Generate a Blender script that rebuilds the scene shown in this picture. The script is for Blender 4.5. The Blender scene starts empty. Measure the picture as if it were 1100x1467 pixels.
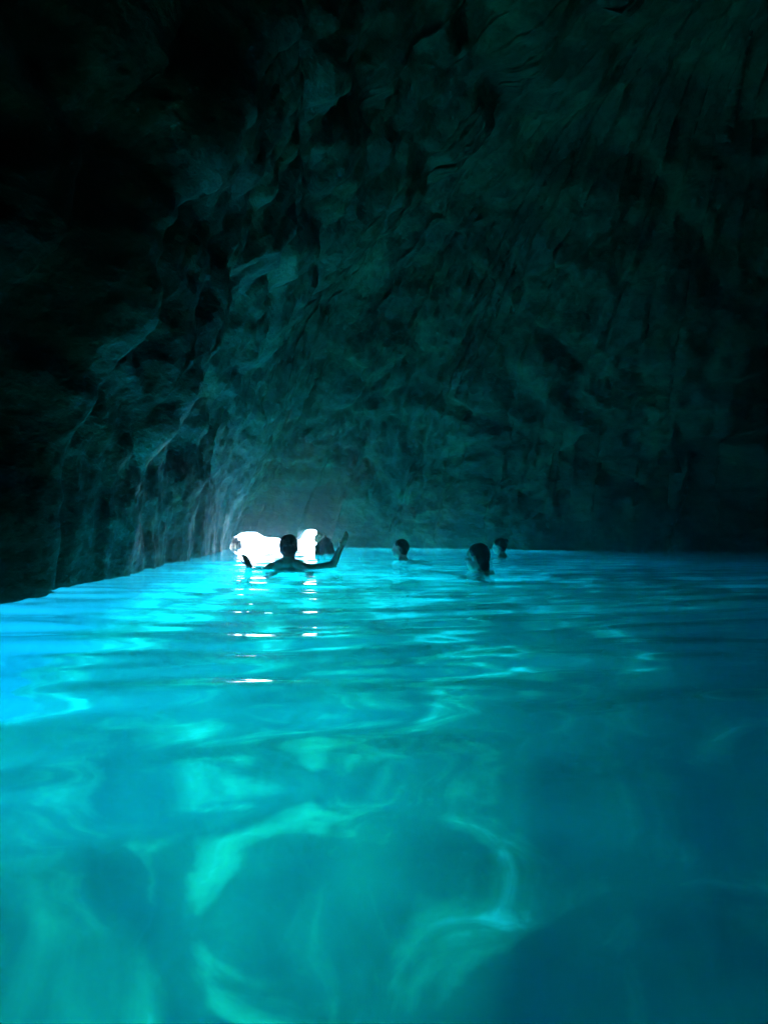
import bpy, bmesh, math, random
import numpy as np
from mathutils import Vector, Matrix, noise

# ------------------------------------------------------------------ camera
F = 1000.0                      # focal length in pixels of the 1100 px wide photograph
H_CAM = 0.28
HORIZON = 771.0
scene = bpy.context.scene
col = scene.collection
cam_data = bpy.data.cameras.new('camera')
cam_data.sensor_fit = 'HORIZONTAL'
cam_data.sensor_width = 36.0
cam_data.lens = 36.0 * F / 1100.0
cam_data.clip_start = 0.02
cam_data.clip_end = 3000.0
cam = bpy.data.objects.new('camera', cam_data)
col.objects.link(cam)
cam.location = (0, 0, H_CAM)
cam.rotation_euler = (math.radians(90) + math.atan((HORIZON - 733.5) / F), 0, 0)
scene.camera = cam

# ------------------------------------------------------------------ daylight outside the cave
SUN_AZ = math.radians(68)       # to the left of the view direction
SUN_EL = math.radians(40)
S = Vector((-math.sin(SUN_AZ) * math.cos(SUN_EL), math.cos(SUN_AZ) * math.cos(SUN_EL), math.sin(SUN_EL)))
world = bpy.data.worlds.new('World')
scene.world = world
world.use_nodes = True
wn = world.node_tree
wn.nodes.clear()
sky = wn.nodes.new('ShaderNodeTexSky')
sky.sky_type = 'NISHITA'
sky.sun_disc = False
sky.sun_elevation = SUN_EL
sky.sun_rotation = -SUN_AZ
bg = wn.nodes.new('ShaderNodeBackground')
bg.inputs['Strength'].default_value = 0.15
wo = wn.nodes.new('ShaderNodeOutputWorld')
wn.links.new(sky.outputs[0], bg.inputs[0])
wn.links.new(bg.outputs[0], wo.inputs[0])
sl = bpy.data.lights.new('sun', 'SUN')
sl.energy = 0.5
sl.angle = math.radians(24)
sl.color = (1.0, 0.95, 0.86)
sun = bpy.data.objects.new('sun', sl)
col.objects.link(sun)
sun.rotation_euler = S.to_track_quat('Z', 'Y').to_euler()
sun.location = (-20, 30, 20)

vs = scene.view_settings
scene.display_settings.display_device = 'sRGB'
vs.view_transform = 'Standard'
vs.look = 'None'
vs.exposure = 5.25
vs.gamma = 1.0
cy = scene.cycles
cy.use_denoising = True
cy.max_bounces = 14
cy.diffuse_bounces = 4
cy.glossy_bounces = 4
cy.transmission_bounces = 8
cy.volume_bounces = 3
cy.transparent_max_bounces = 12
cy.sample_clamp_indirect = 6.0
cy.use_adaptive_sampling = True
cy.adaptive_threshold = 0.01

rnd = random.Random(7)
nrnd = np.random.RandomState(9)

# ------------------------------------------------------------------ helpers
def link(name, me, mat=None, parent=None):
    o = bpy.data.objects.new(name, me)
    col.objects.link(o)
    if mat:
        me.materials.append(mat)
    if parent:
        o.parent = parent
    return o

def grid_mesh(name, V, F_, smooth=True):
    me = bpy.data.meshes.new(name)
    me.from_pydata([tuple(v) for v in V], [], F_)
    me.update()
    if smooth:
        me.polygons.foreach_set('use_smooth', [True] * len(me.polygons))
    return me

def new_mat(name):
    m = bpy.data.materials.new(name)
    m.use_nodes = True
    m.node_tree.nodes.clear()
    return m, m.node_tree.nodes, m.node_tree.links

def ramp(nodes, stops):
    r = nodes.new('ShaderNodeValToRGB')
    e = r.color_ramp.elements
    while len(e) < len(stops):
        e.new(0.5)
    for el, (p, c) in zip(e, stops):
        el.position = p
        el.color = (*c, 1) if len(c) == 3 else c
    return r

# ------------------------------------------------------------------ materials
def rock_material():
    m, n, l = new_mat('wet_limestone')
    out = n.new('ShaderNodeOutputMaterial')
    b = n.new('ShaderNodeBsdfPrincipled')
    tc = n.new('ShaderNodeTexCoord')
    n1 = n.new('ShaderNodeTexNoise'); n1.inputs['Scale'].default_value = 0.9; n1.inputs['Detail'].default_value = 8; n1.inputs['Roughness'].default_value = 0.6
    n2 = n.new('ShaderNodeTexNoise'); n2.inputs['Scale'].default_value = 5; n2.inputs['Detail'].default_value = 10; n2.inputs['Roughness'].default_value = 0.65
    mp = n.new('ShaderNodeMapping'); mp.inputs['Rotation'].default_value = (0.5, 0.2, 0.3); mp.inputs['Scale'].default_value = (1, 0.8, 1.5)
    l.new(tc.outputs['Object'], n1.inputs['Vector'])
    l.new(tc.outputs['Object'], mp.inputs['Vector'])
    l.new(mp.outputs[0], n2.inputs['Vector'])
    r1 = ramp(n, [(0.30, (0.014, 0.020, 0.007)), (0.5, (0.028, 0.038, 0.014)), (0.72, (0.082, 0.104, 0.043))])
    l.new(n1.outputs[0], r1.inputs[0])
    r2 = ramp(n, [(0.3, (0.55, 0.55, 0.55)), (0.7, (1.1, 1.1, 1.1))])
    l.new(n2.outputs[0], r2.inputs[0])
    mx = n.new('ShaderNodeMix'); mx.data_type = 'RGBA'; mx.blend_type = 'MULTIPLY'; mx.inputs['Factor'].default_value = 1
    l.new(r1.outputs[0], mx.inputs[6]); l.new(r2.outputs[0], mx.inputs[7])
    l.new(mx.outputs[2], b.inputs['Base Color'])
    b.inputs['Roughness'].default_value = 0.5
    b.inputs['Specular IOR Level'].default_value = 0.22
    bp = n.new('ShaderNodeBump'); bp.inputs['Strength'].default_value = 0.9; bp.inputs['Distance'].default_value = 0.1
    l.new(n2.outputs[0], bp.inputs['Height'])
    l.new(bp.outputs[0], b.inputs['Normal'])
    l.new(b.outputs[0], out.inputs['Surface'])
    return m

def seabed_material():
    m, n, l = new_mat('sand_weed_and_shade')
    out = n.new('ShaderNodeOutputMaterial')
    b = n.new('ShaderNodeBsdfPrincipled')
    tc = n.new('ShaderNodeTexCoord')
    n1 = n.new('ShaderNodeTexNoise'); n1.inputs['Scale'].default_value = 1.7; n1.inputs['Detail'].default_value = 6; n1.inputs['Roughness'].default_value = 0.55
    n1.inputs['Distortion'].default_value = 0.7
    l.new(tc.outputs['Object'], n1.inputs['Vector'])
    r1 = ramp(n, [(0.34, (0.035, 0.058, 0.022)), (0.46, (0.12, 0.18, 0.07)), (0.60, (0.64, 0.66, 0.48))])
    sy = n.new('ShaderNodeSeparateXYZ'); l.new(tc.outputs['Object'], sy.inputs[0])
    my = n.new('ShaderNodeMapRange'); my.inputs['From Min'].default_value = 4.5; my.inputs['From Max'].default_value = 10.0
    my.inputs['To Min'].default_value = -0.175; my.inputs['To Max'].default_value = 0.12  # near floor darker and far floor paler, the distant glow put into colour
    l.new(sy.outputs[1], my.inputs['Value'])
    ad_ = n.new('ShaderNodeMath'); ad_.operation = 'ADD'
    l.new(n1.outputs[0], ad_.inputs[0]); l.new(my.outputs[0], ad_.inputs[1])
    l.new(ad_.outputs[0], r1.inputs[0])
    n2 = n.new('ShaderNodeTexNoise'); n2.inputs['Scale'].default_value = 3.4; n2.inputs['Detail'].default_value = 6
    l.new(tc.outputs['Object'], n2.inputs['Vector'])
    r2 = ramp(n, [(0.35, (0.65, 0.65, 0.65)), (0.65, (1.1, 1.1, 1.1))])
    l.new(n2.outputs[0], r2.inputs[0])
    mx = n.new('ShaderNodeMix'); mx.data_type = 'RGBA'; mx.blend_type = 'MULTIPLY'; mx.inputs['Factor'].default_value = 1
    l.new(r1.outputs[0], mx.inputs[6]); l.new(r2.outputs[0], mx.inputs[7])
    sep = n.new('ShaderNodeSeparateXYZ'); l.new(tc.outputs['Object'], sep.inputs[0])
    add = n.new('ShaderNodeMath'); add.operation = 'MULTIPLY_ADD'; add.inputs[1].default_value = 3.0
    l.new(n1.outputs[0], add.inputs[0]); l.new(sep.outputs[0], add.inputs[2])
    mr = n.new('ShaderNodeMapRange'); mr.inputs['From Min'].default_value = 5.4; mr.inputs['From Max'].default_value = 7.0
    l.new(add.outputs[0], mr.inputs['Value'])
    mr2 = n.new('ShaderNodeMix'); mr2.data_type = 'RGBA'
    mr2.inputs[7].default_value = (0.10, 0.105, 0.08, 1)  # rock tone on the right slope, dark to put the dim side into colour
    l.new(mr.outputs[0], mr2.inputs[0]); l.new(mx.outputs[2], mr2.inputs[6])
    # dark colour added outside the left wall to dim the water glow there
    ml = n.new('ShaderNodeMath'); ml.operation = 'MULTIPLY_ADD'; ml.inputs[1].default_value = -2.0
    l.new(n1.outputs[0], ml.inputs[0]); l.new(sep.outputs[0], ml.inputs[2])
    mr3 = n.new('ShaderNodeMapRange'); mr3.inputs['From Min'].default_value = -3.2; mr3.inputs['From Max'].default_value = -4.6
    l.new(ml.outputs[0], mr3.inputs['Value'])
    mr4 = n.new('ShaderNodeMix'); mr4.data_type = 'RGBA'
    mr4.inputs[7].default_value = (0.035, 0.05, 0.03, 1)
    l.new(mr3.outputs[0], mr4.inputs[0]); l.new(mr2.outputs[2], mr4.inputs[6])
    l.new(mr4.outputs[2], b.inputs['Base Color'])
    b.inputs['Roughness'].default_value = 0.9
    b.inputs['Specular IOR Level'].default_value = 0.1
    l.new(b.outputs[0], out.inputs['Surface'])
    return m

def water_material():
    # inside the cave a refracting surface; the open sea lets the daylight straight in
    m, n, l = new_mat('clear_sea_water')
    out = n.new('ShaderNodeOutputMaterial')
    glass = n.new('ShaderNodeBsdfGlass')
    glass.inputs['IOR'].default_value = 1.33
    glass.inputs['Roughness'].default_value = 0.0
    tr = n.new('ShaderNodeBsdfTransparent')
    gl = n.new('ShaderNodeBsdfGlossy'); gl.inputs['Roughness'].default_value = 0.05
    lw = n.new('ShaderNodeLayerWeight'); lw.inputs['Blend'].default_value = 0.5
    fr = n.new('ShaderNodeMath'); fr.operation = 'POWER'; fr.inputs[1].default_value = 5.0
    l.new(lw.outputs['Facing'], fr.inputs[0])
    mixo = n.new('ShaderNodeMixShader')
    l.new(fr.outputs[0], mixo.inputs[0]); l.new(tr.outputs[0], mixo.inputs[1]); l.new(gl.outputs[0], mixo.inputs[2])
    at = n.new('ShaderNodeAttribute'); at.attribute_name = 'open_sea'
    mix = n.new('ShaderNodeMixShader')
    l.new(at.outputs['Fac'], mix.inputs[0]); l.new(glass.outputs[0], mix.inputs[1]); l.new(mixo.outputs[0], mix.inputs[2])
    l.new(mix.outputs[0], out.inputs['Surface'])
    tc = n.new('ShaderNodeTexCoord')
    nz = n.new('ShaderNodeTexNoise'); nz.inputs['Scale'].default_value = 9; nz.inputs['Detail'].default_value = 3
    l.new(tc.outputs['Object'], nz.inputs['Vector'])
    bp = n.new('ShaderNodeBump'); bp.inputs['Strength'].default_value = 0.05; bp.inputs['Distance'].default_value = 0.01
    l.new(nz.outputs[0], bp.inputs['Height'])
    l.new(bp.outputs[0], glass.inputs['Normal'])
    ab = n.new('ShaderNodeVolumeAbsorption')
    ab.inputs['Color'].default_value = (0.0, 0.908, 0.970, 1); ab.inputs['Density'].default_value = 0.6
    sc = n.new('ShaderNodeVolumeScatter')
    sc.inputs['Color'].default_value = (0.5, 1.0, 1.0, 1); sc.inputs['Density'].default_value = 0.06; sc.inputs['Anisotropy'].default_value = 0.45
    ad = n.new('ShaderNodeAddShader')
    l.new(ab.outputs[0], ad.inputs[0]); l.new(sc.outputs[0], ad.inputs[1])
    l.new(ad.outputs[0], out.inputs['Volume'])
    return m

def plain(name, c, rough=0.6, spec=0.5, nscale=40, var=0.15):
    m, n, l = new_mat(name)
    out = n.new('ShaderNodeOutputMaterial')
    b = n.new('ShaderNodeBsdfPrincipled')
    nz = n.new('ShaderNodeTexNoise'); nz.inputs['Scale'].default_value = nscale; nz.inputs['Detail'].default_value = 5
    tc = n.new('ShaderNodeTexCoord'); l.new(tc.outputs['Object'], nz.inputs['Vector'])
    r = ramp(n, [(0.3, tuple(x * (1 - var) for x in c)), (0.7, tuple(min(1, x * (1 + var)) for x in c))])
    l.new(nz.outputs[0], r.inputs[0]); l.new(r.outputs[0], b.inputs['Base Color'])
    b.inputs['Roughness'].default_value = rough
    b.inputs['Specular IOR Level'].default_value = spec
    l.new(b.outputs[0], out.inputs['Surface'])
    return m

M_ROCK = rock_material()
M_SEABED = seabed_material()
M_WATER = water_material()
M_SKIN = plain('wet_skin', (0.55, 0.36, 0.26), 0.3)
M_HALO_ORANGE = plain('halo_orange_rock', (0.42, 0.22, 0.08), 0.8, nscale=8, var=0.3)  # orange of the halo at the mouth put into a rock colour
M_HAIR = plain('wet_dark_hair', (0.02, 0.016, 0.012), 0.4, nscale=120, var=0.4)

# ------------------------------------------------------------------ the cave in plan
# waterline: (x, y, lip height, points up to the next control point)
MOUTH_Y = 20.0
def px2x(px, d=MOUTH_Y):
    return (px - 550.0) / F * d
ctrl = [
    (-2.6, -4.0, -6.0, 22), (-2.6, -1.0, -6.0, 40), (-2.8, 1.2, -3.5, 50), (-2.35, 3.2, -1.2, 30),
    (-2.0, 4.1, -0.6, 30), (-2.0, 5.4, -0.3, 50), (-2.45, 8.2, -0.25, 60), (-3.1, 13.0, -0.2, 50),
    (-4.1, 18.2, -0.2, 24),
    (px2x(322), 20.0, -0.40, 70), (px2x(400), 20.35, -0.40, 70), (px2x(478), 20.0, -0.40, 30),
    (-0.7, 20.2, -0.2, 24), (0.6, 19.6, -0.15, 40), (3.0, 17.6, -0.3, 60), (6.5, 16.2, -3.2, 50), (11.0, 14.5, -6.0, 40),
    (14.5, 9.0, -6.0, 30), (14.0, 2.0, -6.0, 24), (9.5, -3.5, -6.0, 22), (3.5, -5.8, -6.0, 20), (-1.2, -5.8, -6.0, 16),
]
mouth = [(322, -0.40), (329, -0.1), (333, 0.27), (340, 0.30), (345, 0.37), (352, 0.40), (366, 0.40), (373, 0.33), (378, 0.28), (398, 0.25),
         (403, 0.20), (413, 0.17), (424, 0.20), (429, 0.38), (433, 0.44), (440, 0.47), (449, 0.46), (455, 0.40), (464, 0.36), (468, 0.28), (471, 0.1), (478, -0.40)]

def catmull(p0, p1, p2, p3, t):
    return 0.5 * ((2 * p1) + (-p0 + p2) * t + (2 * p0 - 5 * p1 + 4 * p2 - p3) * t * t + (-p0 + 3 * p1 - 3 * p2 + p3) * t ** 3)

CON = []
n_c = len(ctrl)
for i in range(n_c):
    p = [np.array(ctrl[(i + k - 1) % n_c][:3]) for k in range(4)]
    N = ctrl[i][3]
    for k in range(N):
        t = k / N
        q = catmull(*p, t)
        q[2] = p[1][2] * (1 - t) + p[2][2] * t
        CON.append(q)
CON = np.array(CON)
mx_px = np.array([a for a, b in mouth], float); mx_z = np.array([b for a, b in mouth])
for q in CON:
    if q[1] > 17:
        px = 550 + q[0] / q[1] * F
        if 322 <= px <= 478:
            q[2] = np.interp(px, mx_px, mx_z)
            if q[2] > 0: q[2] *= 1.18
        else:
            q[2] += 0.12 * noise.noise((q[0] * 0.8, q[1] * 0.8, 3))
    else:
        q[2] += 0.12 * noise.noise((q[0] * 0.6, q[1] * 0.6, 3))
for q in CON:                      # notches along the waterline
    if not (q[1] > 17 and 315 <= 550 + q[0] / q[1] * F <= 485):
        a_ = 0.13 * noise.noise((q[0] * 1.7, q[1] * 1.7, 8.0)) + 0.06 * noise.noise((q[0] * 4.5, q[1] * 4.5, 2.0))
        q[0] += a_; q[1] += 0.5 * a_
NU = len(CON)
tang = np.roll(CON[:, :2], -3, 0) - np.roll(CON[:, :2], 3, 0)
tang /= np.linalg.norm(tang, axis=1)[:, None]
# contour runs: left side going +y, far side going +x, right side going -y  -> outward is to its left
NORM = np.stack([-tang[:, 1], tang[:, 0]], 1)

APEX = np.array([4.5, 6.5]); ZTOP = 7.5

def rock_noise(p):
    x, y, z = p
    w = Vector((noise.noise((x * 0.45 + 5, y * 0.45, z * 0.45)), noise.noise((x * 0.45 + 55, y * 0.45 + 13, z * 0.45)), noise.noise((x * 0.45 + 105, y * 0.45, z * 0.45 + 31)))) * 0.5
    q = Vector((x * 0.8, y * 0.55, z * 0.95)) + w
    big = noise.noise((x * 0.22, y * 0.22 + 9, z * 0.3)) * 1.0
    d1, _ = noise.voronoi(q * 0.75)
    c_ = min((d1[1] - d1[0]) / 0.45, 1.0); cell = 0.45 * c_ * c_ * (3 - 2 * c_)
    d2, _ = noise.voronoi(q * 2.1 + Vector((7, 3, 1)))
    cell2 = min(d2[1] - d2[0], 0.4)
    rid = noise.ridged_multi_fractal((x * 0.9 + w.x, y * 0.5 + z * 0.6, z * 1.6 + w.z), 1.0, 2.1, 5, 1.0, 2.0)
    fine = noise.fractal((x * 2.0, y * 2.0, z * 2.4), 0.9, 2.1, 5)
    calm = 1 - 0.85 * math.exp(-((x + 2.2) ** 2 / 14 + (y - 14) ** 2 / 110 + z * z / 50))
    return -0.9 * big * (0.4 + 0.6 * calm) + calm * 0.75 * (0.3 - cell) + calm * 0.16 * (0.2 - cell2) - 0.06 * (rid - 1.0) + 0.10 * fine * (0.3 + 0.7 * calm)

def build_cave():
    rows = []
    NA, NB = 10, 210
    zl = CON[:, 2]
    base_z = np.maximum(zl, 0.0)
    # lip up to the waterline
    for j in range(NA):
        t = j / NA
        z = zl + (base_z - zl) * t
        rows.append(np.stack([CON[:, 0], CON[:, 1], z], 1))
    pw = 1.35 + 0.6 * np.exp(-((CON[:, 0] + 2.5) ** 2 / 22 + (CON[:, 1] - 19) ** 2 / 45))
    for j in range(NB):
        s = (j / NB) ** 1.15
        a = s * math.pi / 2
        r = math.cos(a) ** 0.85
        z = base_z + (ZTOP - base_z) * math.sin(a) ** pw
        rows.append(np.stack([APEX[0] + (CON[:, 0] - APEX[0]) * r, APEX[1] + (CON[:, 1] - APEX[1]) * r, z], 1))
    G = np.array(rows)                               # rows, NU, 3
    du = np.roll(G, -1, 1) - np.roll(G, 1, 1)
    dv = np.gradient(G, axis=0)
    nr = np.cross(du, dv)
    nr /= (np.linalg.norm(nr, axis=2) + 1e-9)[..., None]
    # point outward
    cen = np.array([APEX[0], APEX[1], 0.0])
    sgn = np.sign(((G - cen) * nr).sum(2)); sgn[sgn == 0] = 1
    nr *= sgn[..., None]
    nr[:NA + 2] = np.concatenate([NORM, np.zeros((NU, 1))], 1)[None]
    disp = np.zeros(G.shape[:2])
    for j in range(G.shape[0]):
        for i in range(NU):
            x, y, z = G[j, i]
            d = rock_noise((x, y, z))
            # quiet close to the waterline so that the plan stays put, quieter still at the mouth
            hgt = max(z - max(zl[i], -0.2), 0.0)
            near = math.exp(-((x + 3) ** 2 / 3.0 + (y - 20) ** 2 / 4.0))
            k = 0.10 + 0.90 * min(1.0, hgt / (1.4 + 1.2 * near))
            k *= 1 - 0.6 * near * math.exp(-hgt)
            disp[j, i] = d * k
    G = G + nr * disp[..., None]
    verts = [tuple(p) for p in G.reshape(-1, 3)]
    faces = []
    nR = G.shape[0]
    for j in range(nR - 1):
        for i in range(NU):
            k = (i + 1) % NU
            faces.append((j * NU + i, j * NU + k, (j + 1) * NU + k, (j + 1) * NU + i))
    top = len(verts)
    verts.append((APEX[0], APEX[1], ZTOP + 0.3))
    b = (nR - 1) * NU
    for i in range(NU):
        faces.append((b + i, b + (i + 1) % NU, top))
    # outside: under the lip, then up the sea cliff and over the top
    outer = []
    for t, zo, sc in [(0.2, -0.02, 0), (0.4, 0.02, 0), (0.55, 0.15, 0), (0.8, 0.6, 0), (1.3, 1.4, 0), (1.6, 2.6, 0), (1.9, 4.5, 0), (1.6, 7.0, 0), (0.6, 9.5, 0)]:
        z = np.where(zo < 0.5, zl + zo, np.maximum(zl + 0.3, zo))
        outer.append(np.stack([CON[:, 0] + NORM[:, 0] * t, CON[:, 1] + NORM[:, 1] * t, z], 1))
    prev = 0
    for q, row in enumerate(outer):
        st = len(verts)
        for i, p in enumerate(row):
            px_, py_, pz_ = p
            a = 0.0 if q < 1 else min(0.28, 0.05 + 0.05 * q)
            if q >= 4: a = 0.5
            n_ = noise.noise((px_ * 0.9, py_ * 0.9, pz_ * 0.9)) + 0.5 * noise.noise((px_ * 2.7, py_ * 2.7, pz_ * 2.7))
            verts.append((px_ + NORM[i, 0] * a * n_, py_ + NORM[i, 1] * a * n_, pz_ + a * 0.4 * n_ * (q > 3)))
        for i in range(NU):
            k = (i + 1) % NU
            faces.append((prev + k, prev + i, st + i, st + k))
        prev = st
    top2 = len(verts)
    verts.append((APEX[0], APEX[1], 11.5))
    for i in range(NU):
        faces.append((prev + (i + 1) % NU, prev + i, top2))
    me = grid_mesh('cave_rock', verts, faces)
    o = link('cave_rock', me, M_ROCK)
    o['kind'] = 'structure'
    return o

cave = build_cave()

# ------------------------------------------------------------------ seabed
def seabed_z(x, y):
    far = math.hypot(x - 1, y - 8)
    z = -3.3 - 2.5 * min(1, max(0, (far - 30) / 60))
    def sm(a, b, t):
        t = min(1, max(0, (t - a) / (b - a))); return t * t * (3 - 2 * t)
    z += (-0.6 + 0.9 * sm(-4, 4, x)) * sm(3, 8, y) * (1 - sm(40, 70, far))
    z += 2.6 * sm(3.4 + 0.12 * y, 6.5 + 0.12 * y, x) * (1 - sm(17, 20, y))
    z += 0.5 * (1 - sm(3.5, 7.0, y)) * sm(-1.6, 1.6, x)
    z -= 3.5 * sm(2.0, 5.0, -x) * (1 - sm(9, 14, y))
    z += 0.1 * math.exp(-((x + 1.4) ** 2 / 2.0 + (y - 2.2) ** 2 / 3.5))
    z += 0.32 * noise.noise((x * 0.55, y * 0.55, 1.7)) + 0.12 * noise.noise((x * 1.4, y * 1.4, 4.2))
    z += 0.035 * noise.fractal((x * 3, y * 3, 2), 0.8, 2.0, 4)
    return z

def axis_pts(lo, hi, step, ext, ratio=1.25):
    a = list(np.arange(lo, hi + 1e-6, step))
    s = step
    p = hi
    while p < ext:
        s *= ratio; p += s; a.append(p)
    s = step; p = lo
    while p > -ext:
        s *= ratio; p -= s; a.insert(0, p)
    return a

xs = axis_pts(-6, 15, 0.09, 700); ys = axis_pts(-3, 24, 0.10, 700)
V = [(x, y, seabed_z(x, y)) for y in ys for x in xs]
nx = len(xs)
Fq = [(j * nx + i, j * nx + i + 1, (j + 1) * nx + i + 1, (j + 1) * nx + i) for j in range(len(ys) - 1) for i in range(nx - 1)]
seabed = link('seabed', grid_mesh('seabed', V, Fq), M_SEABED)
seabed['kind'] = 'structure'

# ------------------------------------------------------------------ water
WAVES = []
for i in range(34):
    lam = 0.15 * (22 ** (i / 33.0))
    ang = -math.pi / 2 + nrnd.normal(0, 0.32)
    slope = 0.016 * math.exp(-(math.log(lam / 0.35) / 0.6) ** 2) + 0.003
    amp = slope * lam / (2 * math.pi) * nrnd.uniform(0.6, 1.3)
    WAVES.append((2 * math.pi / lam * math.cos(ang), 2 * math.pi / lam * math.sin(ang), amp, nrnd.uniform(0, 6.28)))
RINGS = [(-0.88, 6.5, 0.006), (0.2, 9.0, 0.006), (0.82, 6.2, 0.008), (1.75, 10.6, 0.012)]

def wave(x, y):
    h = np.zeros_like(x)
    wx = x + 0.20 * np.sin(y * 1.3 + 0.7 * np.sin(x * 0.9)) + 0.05 * np.sin(3.1 * y + 1.7 * x)
    wy = y + 0.20 * np.sin(x * 1.1 + 1.3) + 0.05 * np.sin(2.7 * x - 1.1 * y)
    for i, (kx, ky, a, ph) in enumerate(WAVES):
        t = kx * wx + ky * wy + ph
        g = 0.75 + 0.5 * np.sin(x * (0.5 + 0.07 * i) + i) * np.sin(y * (0.37 + 0.05 * i) + 2.1 * i)
        h += a * g * (np.sin(t) + 0.22 * np.cos(2 * t))
    for cx, cy_, a in RINGS:
        r = np.hypot(x - cx, y - cy_)
        h += a * np.sin(r * 19.0) * np.exp(-r / 0.45) * np.clip((r - 0.1) / 0.15, 0, 1)
    return h

def inside_cave(x, y, off=0.2):
    P = CON[:, :2] + NORM * off
    c = np.zeros(x.shape, bool)
    j = len(P) - 1
    for i in range(len(P)):
        xi, yi = P[i]; xj, yj = P[j]
        if yi != yj:
            c ^= ((yi > y) != (yj > y)) & (x < (xj - xi) * (y - yi) / (yj - yi) + xi)
        j = i
    return c

def build_water():
    rr = [0.12]
    while rr[-1] < 26: rr.append(rr[-1] * 1.0125)
    while rr[-1] < 600: rr.append(rr[-1] * 1.25)
    th = list(np.linspace(math.radians(90 - 38), math.radians(90 + 38), 460)) + list(np.linspace(math.radians(128), math.radians(412), 120))[1:-1]
    R, T = np.meshgrid(rr, th, indexing='ij')
    X = R * np.cos(T); Y = R * np.sin(T)
    fade = np.clip(1.5 - R / 120, 0, 1)
    Z = wave(X, Y) * fade
    nr, nt = R.shape
    inn = inside_cave(X.ravel(), Y.ravel())
    V = np.stack([X.ravel(), Y.ravel(), Z.ravel()], 1).tolist()
    Fc = []
    for a in range(nr - 1):
        for b in range(nt):
            k = (b + 1) % nt
            Fc.append((a * nt + b, (a + 1) * nt + b, (a + 1) * nt + k, a * nt + k))
    c0 = len(V); V.append((0, 0, float(Z[0].mean())))
    for b in range(nt):
        Fc.append((b, (b + 1) % nt, c0))
    ob = (nr - 1) * nt
    lb = len(V)
    for b in range(nt):
        V.append((V[ob + b][0], V[ob + b][1], -12.0))
    for b in range(nt):
        k = (b + 1) % nt
        Fc.append((ob + b, lb + b, lb + k, ob + k))
    cb = len(V); V.append((0, 0, -12.0))
    for b in range(nt):
        Fc.append((lb + (b + 1) % nt, lb + b, cb))
    me = grid_mesh('sea_water', V, Fc)
    at = me.attributes.new('open_sea', 'FLOAT', 'POINT')
    vals = np.ones(len(V), np.float32)
    vals[:nr * nt] = np.where(inn, 0.0, 1.0)
    vals[c0] = 0.0
    at.data.foreach_set('value', vals)
    o = link('water', me, M_WATER)
    o['kind'] = 'structure'
    return o

water = build_water()

# ------------------------------------------------------------------ rocks at the mouth
def make_rock(name, loc, size, seed, label, group=None, mat=None):
    bm = bmesh.new()
    bmesh.ops.create_icosphere(bm, subdivisions=4, radius=1.0)
    for v in bm.verts:
        d = v.co.normalized()
        p = d * 1.3 + Vector((seed * 3.1, seed * 1.7, 0))
        r = 1 + 0.45 * noise.noise(p) + 0.22 * noise.noise(p * 2.3) + 0.08 * noise.noise(p * 6)
        dd, _ = noise.voronoi(p * 1.6)
        r += 0.3 * (min(dd[1] - dd[0], 0.5) - 0.25)
        v.co = Vector((d.x * size[0], d.y * size[1], d.z * size[2])) * r
    me = bpy.data.meshes.new(name)
    bm.to_mesh(me); bm.free()
    me.polygons.foreach_set('use_smooth', [True] * len(me.polygons))
    o = link(name, me, mat or M_ROCK)
    o.location = loc
    o['label'] = label; o['category'] = 'rock'
    if group: o['group'] = group
    return o

make_rock('rock', (-1.07, 13.0, -0.15), (0.24, 0.4, 0.36), 5.0, 'squat brown rock standing in the water right of the bright cave mouth')
make_rock('rock', (px2x(338, 20.8), 20.8, -0.1), (0.16, 0.25, 0.34), 2.0, 'small pale sunlit rock in the left corner of the bright cave mouth')

make_rock('rock', (px2x(462, 20.5), 20.5, 0.28), (0.22, 0.30, 0.24), 3.0, 'added rock coloured for the orange glow in the upper right corner of the bright cave mouth', mat=M_HALO_ORANGE)  # added rock, its colour stands in for the orange halo

# ------------------------------------------------------------------ swimmers
def capsule(bm, a, b, ra, rb, seg=14):
    a = Vector(a); b = Vector(b)
    ax = b - a
    n_ = max(2, int(ax.length / 0.03))
    q = ax.to_track_quat('Z', 'Y').to_matrix().to_4x4() if ax.length > 1e-6 else Matrix.Identity(4)
    for k in range(n_ + 1):
        t = k / n_
        r = ra + (rb - ra) * t
        bmesh.ops.create_icosphere(bm, subdivisions=2, radius=r, matrix=Matrix.Translation(a + ax * t))

def ellipsoid(bm, c, r, rot=None, sub=3):
    m = Matrix.Translation(Vector(c))
    if rot is not None: m = m @ rot.to_4x4()
    m = m @ Matrix.Diagonal((r[0], r[1], r[2], 1))
    bmesh.ops.create_icosphere(bm, subdivisions=sub, radius=1.0, matrix=m)

def solidify_mesh(bm, name, voxel, smooth_it=2):
    tmp = bpy.data.meshes.new('tmp'); bm.to_mesh(tmp); bm.free()
    o = bpy.data.objects.new('tmp', tmp); col.objects.link(o)
    r = o.modifiers.new('r', 'REMESH'); r.mode = 'VOXEL'; r.voxel_size = voxel; r.use_smooth_shade = True
    sm_ = o.modifiers.new('s', 'SMOOTH'); sm_.factor = 0.5; sm_.iterations = smooth_it
    dg = bpy.context.evaluated_depsgraph_get()
    me = bpy.data.meshes.new_from_object(o.evaluated_get(dg))
    me.name = name
    bpy.data.objects.remove(o); bpy.data.meshes.remove(tmp)
    me.polygons.foreach_set('use_smooth', [True] * len(me.polygons))
    return me

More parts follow.
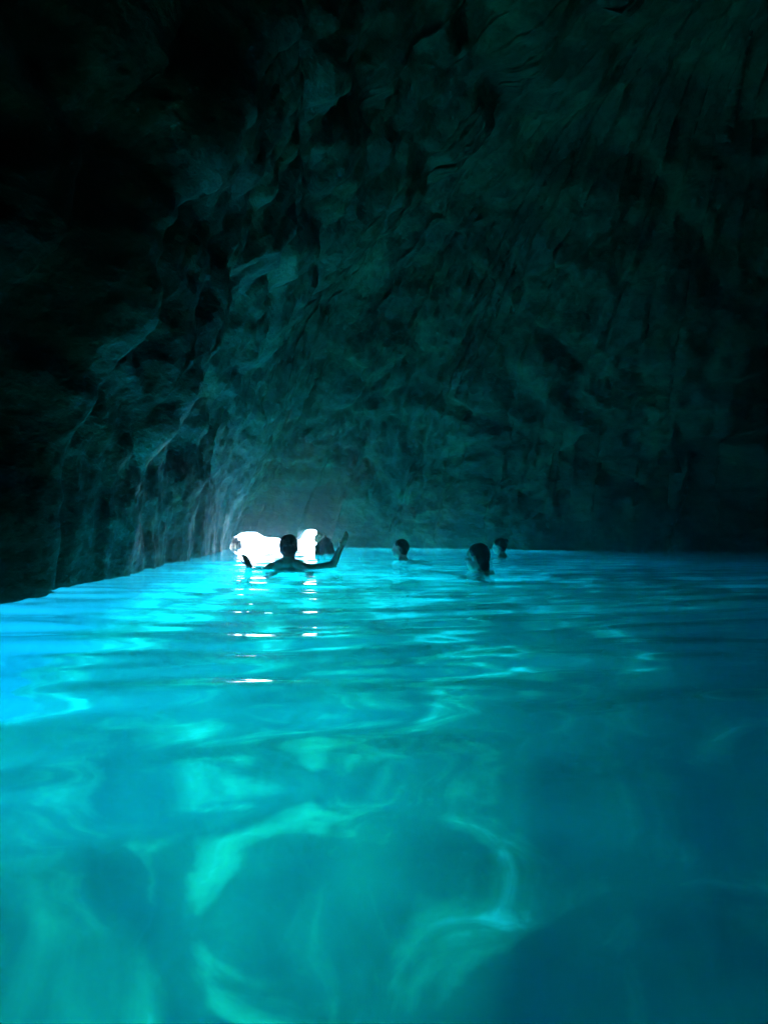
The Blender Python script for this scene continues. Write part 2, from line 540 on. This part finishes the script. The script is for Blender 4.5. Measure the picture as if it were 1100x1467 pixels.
def head_parts(bm, c, R):
    """a head facing +Y: skull, face, jaw, nose, brow, lips, ears; c = centre between the ears"""
    P = lambda x, y, z: Vector(c) + R @ Vector((x, y, z))
    ellipsoid(bm, P(0, -0.012, 0.035), (0.076, 0.096, 0.088), R)
    ellipsoid(bm, P(0, 0.022, -0.03), (0.062, 0.066, 0.088), R)
    ellipsoid(bm, P(0, 0.048, -0.088), (0.034, 0.032, 0.026), R)      # chin
    ellipsoid(bm, P(0, 0.074, 0.022), (0.05, 0.018, 0.013), R)        # brow
    capsule(bm, P(0, 0.086, 0.012), P(0, 0.104, -0.026), 0.009, 0.014)  # nose
    ellipsoid(bm, P(0, 0.084, -0.054), (0.024, 0.012, 0.008), R)      # lips
    ellipsoid(bm, P(0, 0.082, -0.066), (0.022, 0.012, 0.008), R)
    for s_ in (-1, 1):
        ellipsoid(bm, P(s_ * 0.078, -0.008, -0.008), (0.009, 0.02, 0.032), R)
        ellipsoid(bm, P(s_ * 0.04, 0.062, -0.02), (0.018, 0.016, 0.016), R)

def hand(bm, w, d, up, side):
    """palm from wrist w along d; four fingers and a thumb"""
    d = Vector(d).normalized(); side = Vector(side).normalized(); up = Vector(up).normalized()
    w = Vector(w)
    for t in (0.02, 0.05, 0.08):
        for q in (-0.026, -0.009, 0.009, 0.026):
            ellipsoid(bm, w + d * t + side * q, (0.017, 0.017, 0.017), sub=2)
    for q, L in ((-0.03, 0.066), (-0.011, 0.078), (0.010, 0.073), (0.030, 0.056)):
        a = w + d * 0.09 + side * q
        k = a + d * L * 0.5 + side * q * 0.12
        e = k + (d * 0.94 + up * 0.3).normalized() * L * 0.5
        capsule(bm, a, k, 0.0095, 0.0088); capsule(bm, k, e, 0.0088, 0.0075)
    a = w + d * 0.03 - side * 0.03
    k = a + (d * 0.6 - side * 0.75).normalized() * 0.04
    capsule(bm, a, k, 0.012, 0.0105); capsule(bm, k, k + (d * 0.9 - side * 0.3).normalized() * 0.035, 0.0105, 0.0085)

def make_person(loc, yaw, label, head_z, head_rot, sh, elbows, wrists, lean=(0, 0), hair_style='short', edge_on=False):
    """treading water: loc on the water surface, facing +Y turned by yaw"""
    bm = bmesh.new()
    R = Matrix.Rotation(head_rot[2], 3, 'Z') @ Matrix.Rotation(head_rot[0], 3, 'X') @ Matrix.Rotation(head_rot[1], 3, 'Y')
    hc = Vector((0, 0.02, head_z))
    head_parts(bm, hc, R)
    sz = sh                                            # shoulder height
    lx, ly = lean
    neck0 = Vector((0, -0.03, sz + 0.01))
    capsule(bm, neck0, hc + R @ Vector((0, -0.02, -0.05)), 0.062, 0.055)
    for s_ in (-1, 1):
        capsule(bm, neck0 + Vector((s_ * 0.03, 0, 0.015)), (s_ * 0.165, -0.03, sz - 0.035), 0.05, 0.055)
    hips = Vector((lx, ly - 0.03, sz - 0.55))
    ch = Vector((lx * 0.35, ly * 0.35 - 0.03, sz - 0.20))
    ellipsoid(bm, ch, (0.165, 0.105, 0.20))
    ellipsoid(bm, (ch + hips) / 2, (0.135, 0.095, 0.20))
    ellipsoid(bm, hips, (0.155, 0.11, 0.14))
    for s_ in (-1, 1):
        kn = hips + Vector((s_ * 0.17, 0.22 + 0.1 * s_, -0.40))
        an = kn + Vector((s_ * 0.03, -0.28, -0.32))
        capsule(bm, hips + Vector((s_ * 0.085, 0, -0.05)), kn, 0.085, 0.055)
        capsule(bm, kn, an, 0.056, 0.036)
        capsule(bm, an, an + Vector((s_ * 0.03, 0.17, -0.10)), 0.034, 0.026)
    for s_, el, wr in ((-1, elbows[0], wrists[0]), (1, elbows[1], wrists[1])):
        so = Vector((s_ * 0.185, -0.03, sz - 0.045))
        el = Vector(el); wr = Vector(wr)
        capsule(bm, so, el, 0.048, 0.039)
        capsule(bm, el, wr, 0.041, 0.028)
        d = (wr - el).normalized()
        side = d.cross(Vector((0, 1, 0))); side = side.normalized() if side.length > 0.1 else Vector((1, 0, 0))
        if edge_on: hand(bm, wr, d, side, Vector((0.55, 0.85, 0)))
        else: hand(bm, wr, d, Vector((0, -1, 0)), side)
    me = solidify_mesh(bm, 'person', 0.0085, 2)
    body = link('person', me, M_SKIN)
    body.location = loc
    body.rotation_euler = (0, 0, yaw)
    body['label'] = label; body['category'] = 'person'; body['group'] = 'people swimming in the cave'
    # hair
    hb = bmesh.new()
    P = lambda x, y, z: hc + R @ Vector((x, y, z))
    ellipsoid(hb, P(0, -0.022, 0.045), (0.084, 0.097, 0.089), R)
    ellipsoid(hb, P(0, -0.055, -0.005), (0.078, 0.06, 0.085), R)
    if hair_style == 'long':
        ellipsoid(hb, P(0, -0.07, -0.07), (0.07, 0.045, 0.09), R)
    if hair_style == 'bun':
        ellipsoid(hb, P(0, -0.11, 0.085), (0.04, 0.04, 0.04), R)
    for k in range(60):                                # wet strands break up the outline
        a_ = rnd.uniform(math.pi * 0.95, math.pi * 2.05); e_ = rnd.uniform(-0.7, 1.4)
        p = P(0.083 * math.cos(a_) * math.cos(e_), -0.025 + 0.095 * math.sin(a_) * math.cos(e_), 0.04 + 0.09 * math.sin(e_))
        capsule(hb, p, p + R @ Vector((rnd.uniform(-.012, .012), -0.012, -0.035)), 0.008, 0.004)
    hm = solidify_mesh(hb, 'hair', 0.007, 1)
    link('hair', hm, M_HAIR, body)
    return body

# centre: seen from behind against the mouth, right forearm raised, left hand breaking the surface
make_person((-0.884, 6.5, 0), 0.0, 'swimmer from behind against the bright cave mouth with one forearm raised', 0.185, (0, 0, 0), 0.03,
            ((-0.33, 0.10, -0.12), (0.40, 0.12, 0.025)), ((-0.395, 0.16, 0.0), (0.475, 0.12, 0.19)), edge_on=True)
# low swimmer beyond, leaning to the right
make_person((0.22, 9.0, 0), math.radians(70), 'small dark swimmer low in the water between the raised arm and the lit face', 0.14, (0, 0.25, 0), -0.02,
            ((-0.25, 0.22, -0.2), (0.25, 0.15, -0.2)), ((-0.15, 0.42, -0.08), (0.2, 0.38, -0.15)), lean=(0.1, -0.25))
# nearest face, lit in profile
make_person((0.84, 6.2, 0), math.radians(66), 'dark haired swimmer in profile with the lit face turned left', 0.105, (0, 0, 0), -0.06,
            ((-0.3, 0.15, -0.2), (0.3, 0.12, -0.22)), ((-0.25, 0.4, -0.1), (0.22, 0.36, -0.2)), hair_style='long')
# farthest
make_person((1.76, 10.6, 0), math.radians(60), 'faint distant swimmer behind the dark haired head, ripples beside', 0.15, (0, 0, 0), -0.02,
            ((-0.3, 0.15, -0.2), (0.3, 0.12, -0.2)), ((-0.25, 0.4, -0.1), (0.22, 0.36, -0.15)), hair_style='bun')

# ------------------------------------------------------------------ sea mist in the air
def build_haze():
    m, n, l = new_mat('sea_mist')
    out = n.new('ShaderNodeOutputMaterial')
    pv = n.new('ShaderNodeVolumePrincipled')
    pv.inputs['Color'].default_value = (0.9, 0.93, 1.0, 1)
    pv.inputs['Density'].default_value = 0.005
    pv.inputs['Anisotropy'].default_value = 0.82
    l.new(pv.outputs[0], out.inputs['Volume'])
    bm = bmesh.new()
    bmesh.ops.create_cube(bm, size=1.0)
    me = bpy.data.meshes.new('haze'); 
    for v in bm.verts:
        v.co = Vector((v.co.x * 3200, v.co.y * 3200, 13.0 if v.co.z > 0 else -14.5))
    bm.to_mesh(me); bm.free()
    o = link('haze', me, m)
    o['kind'] = 'stuff'
build_haze()
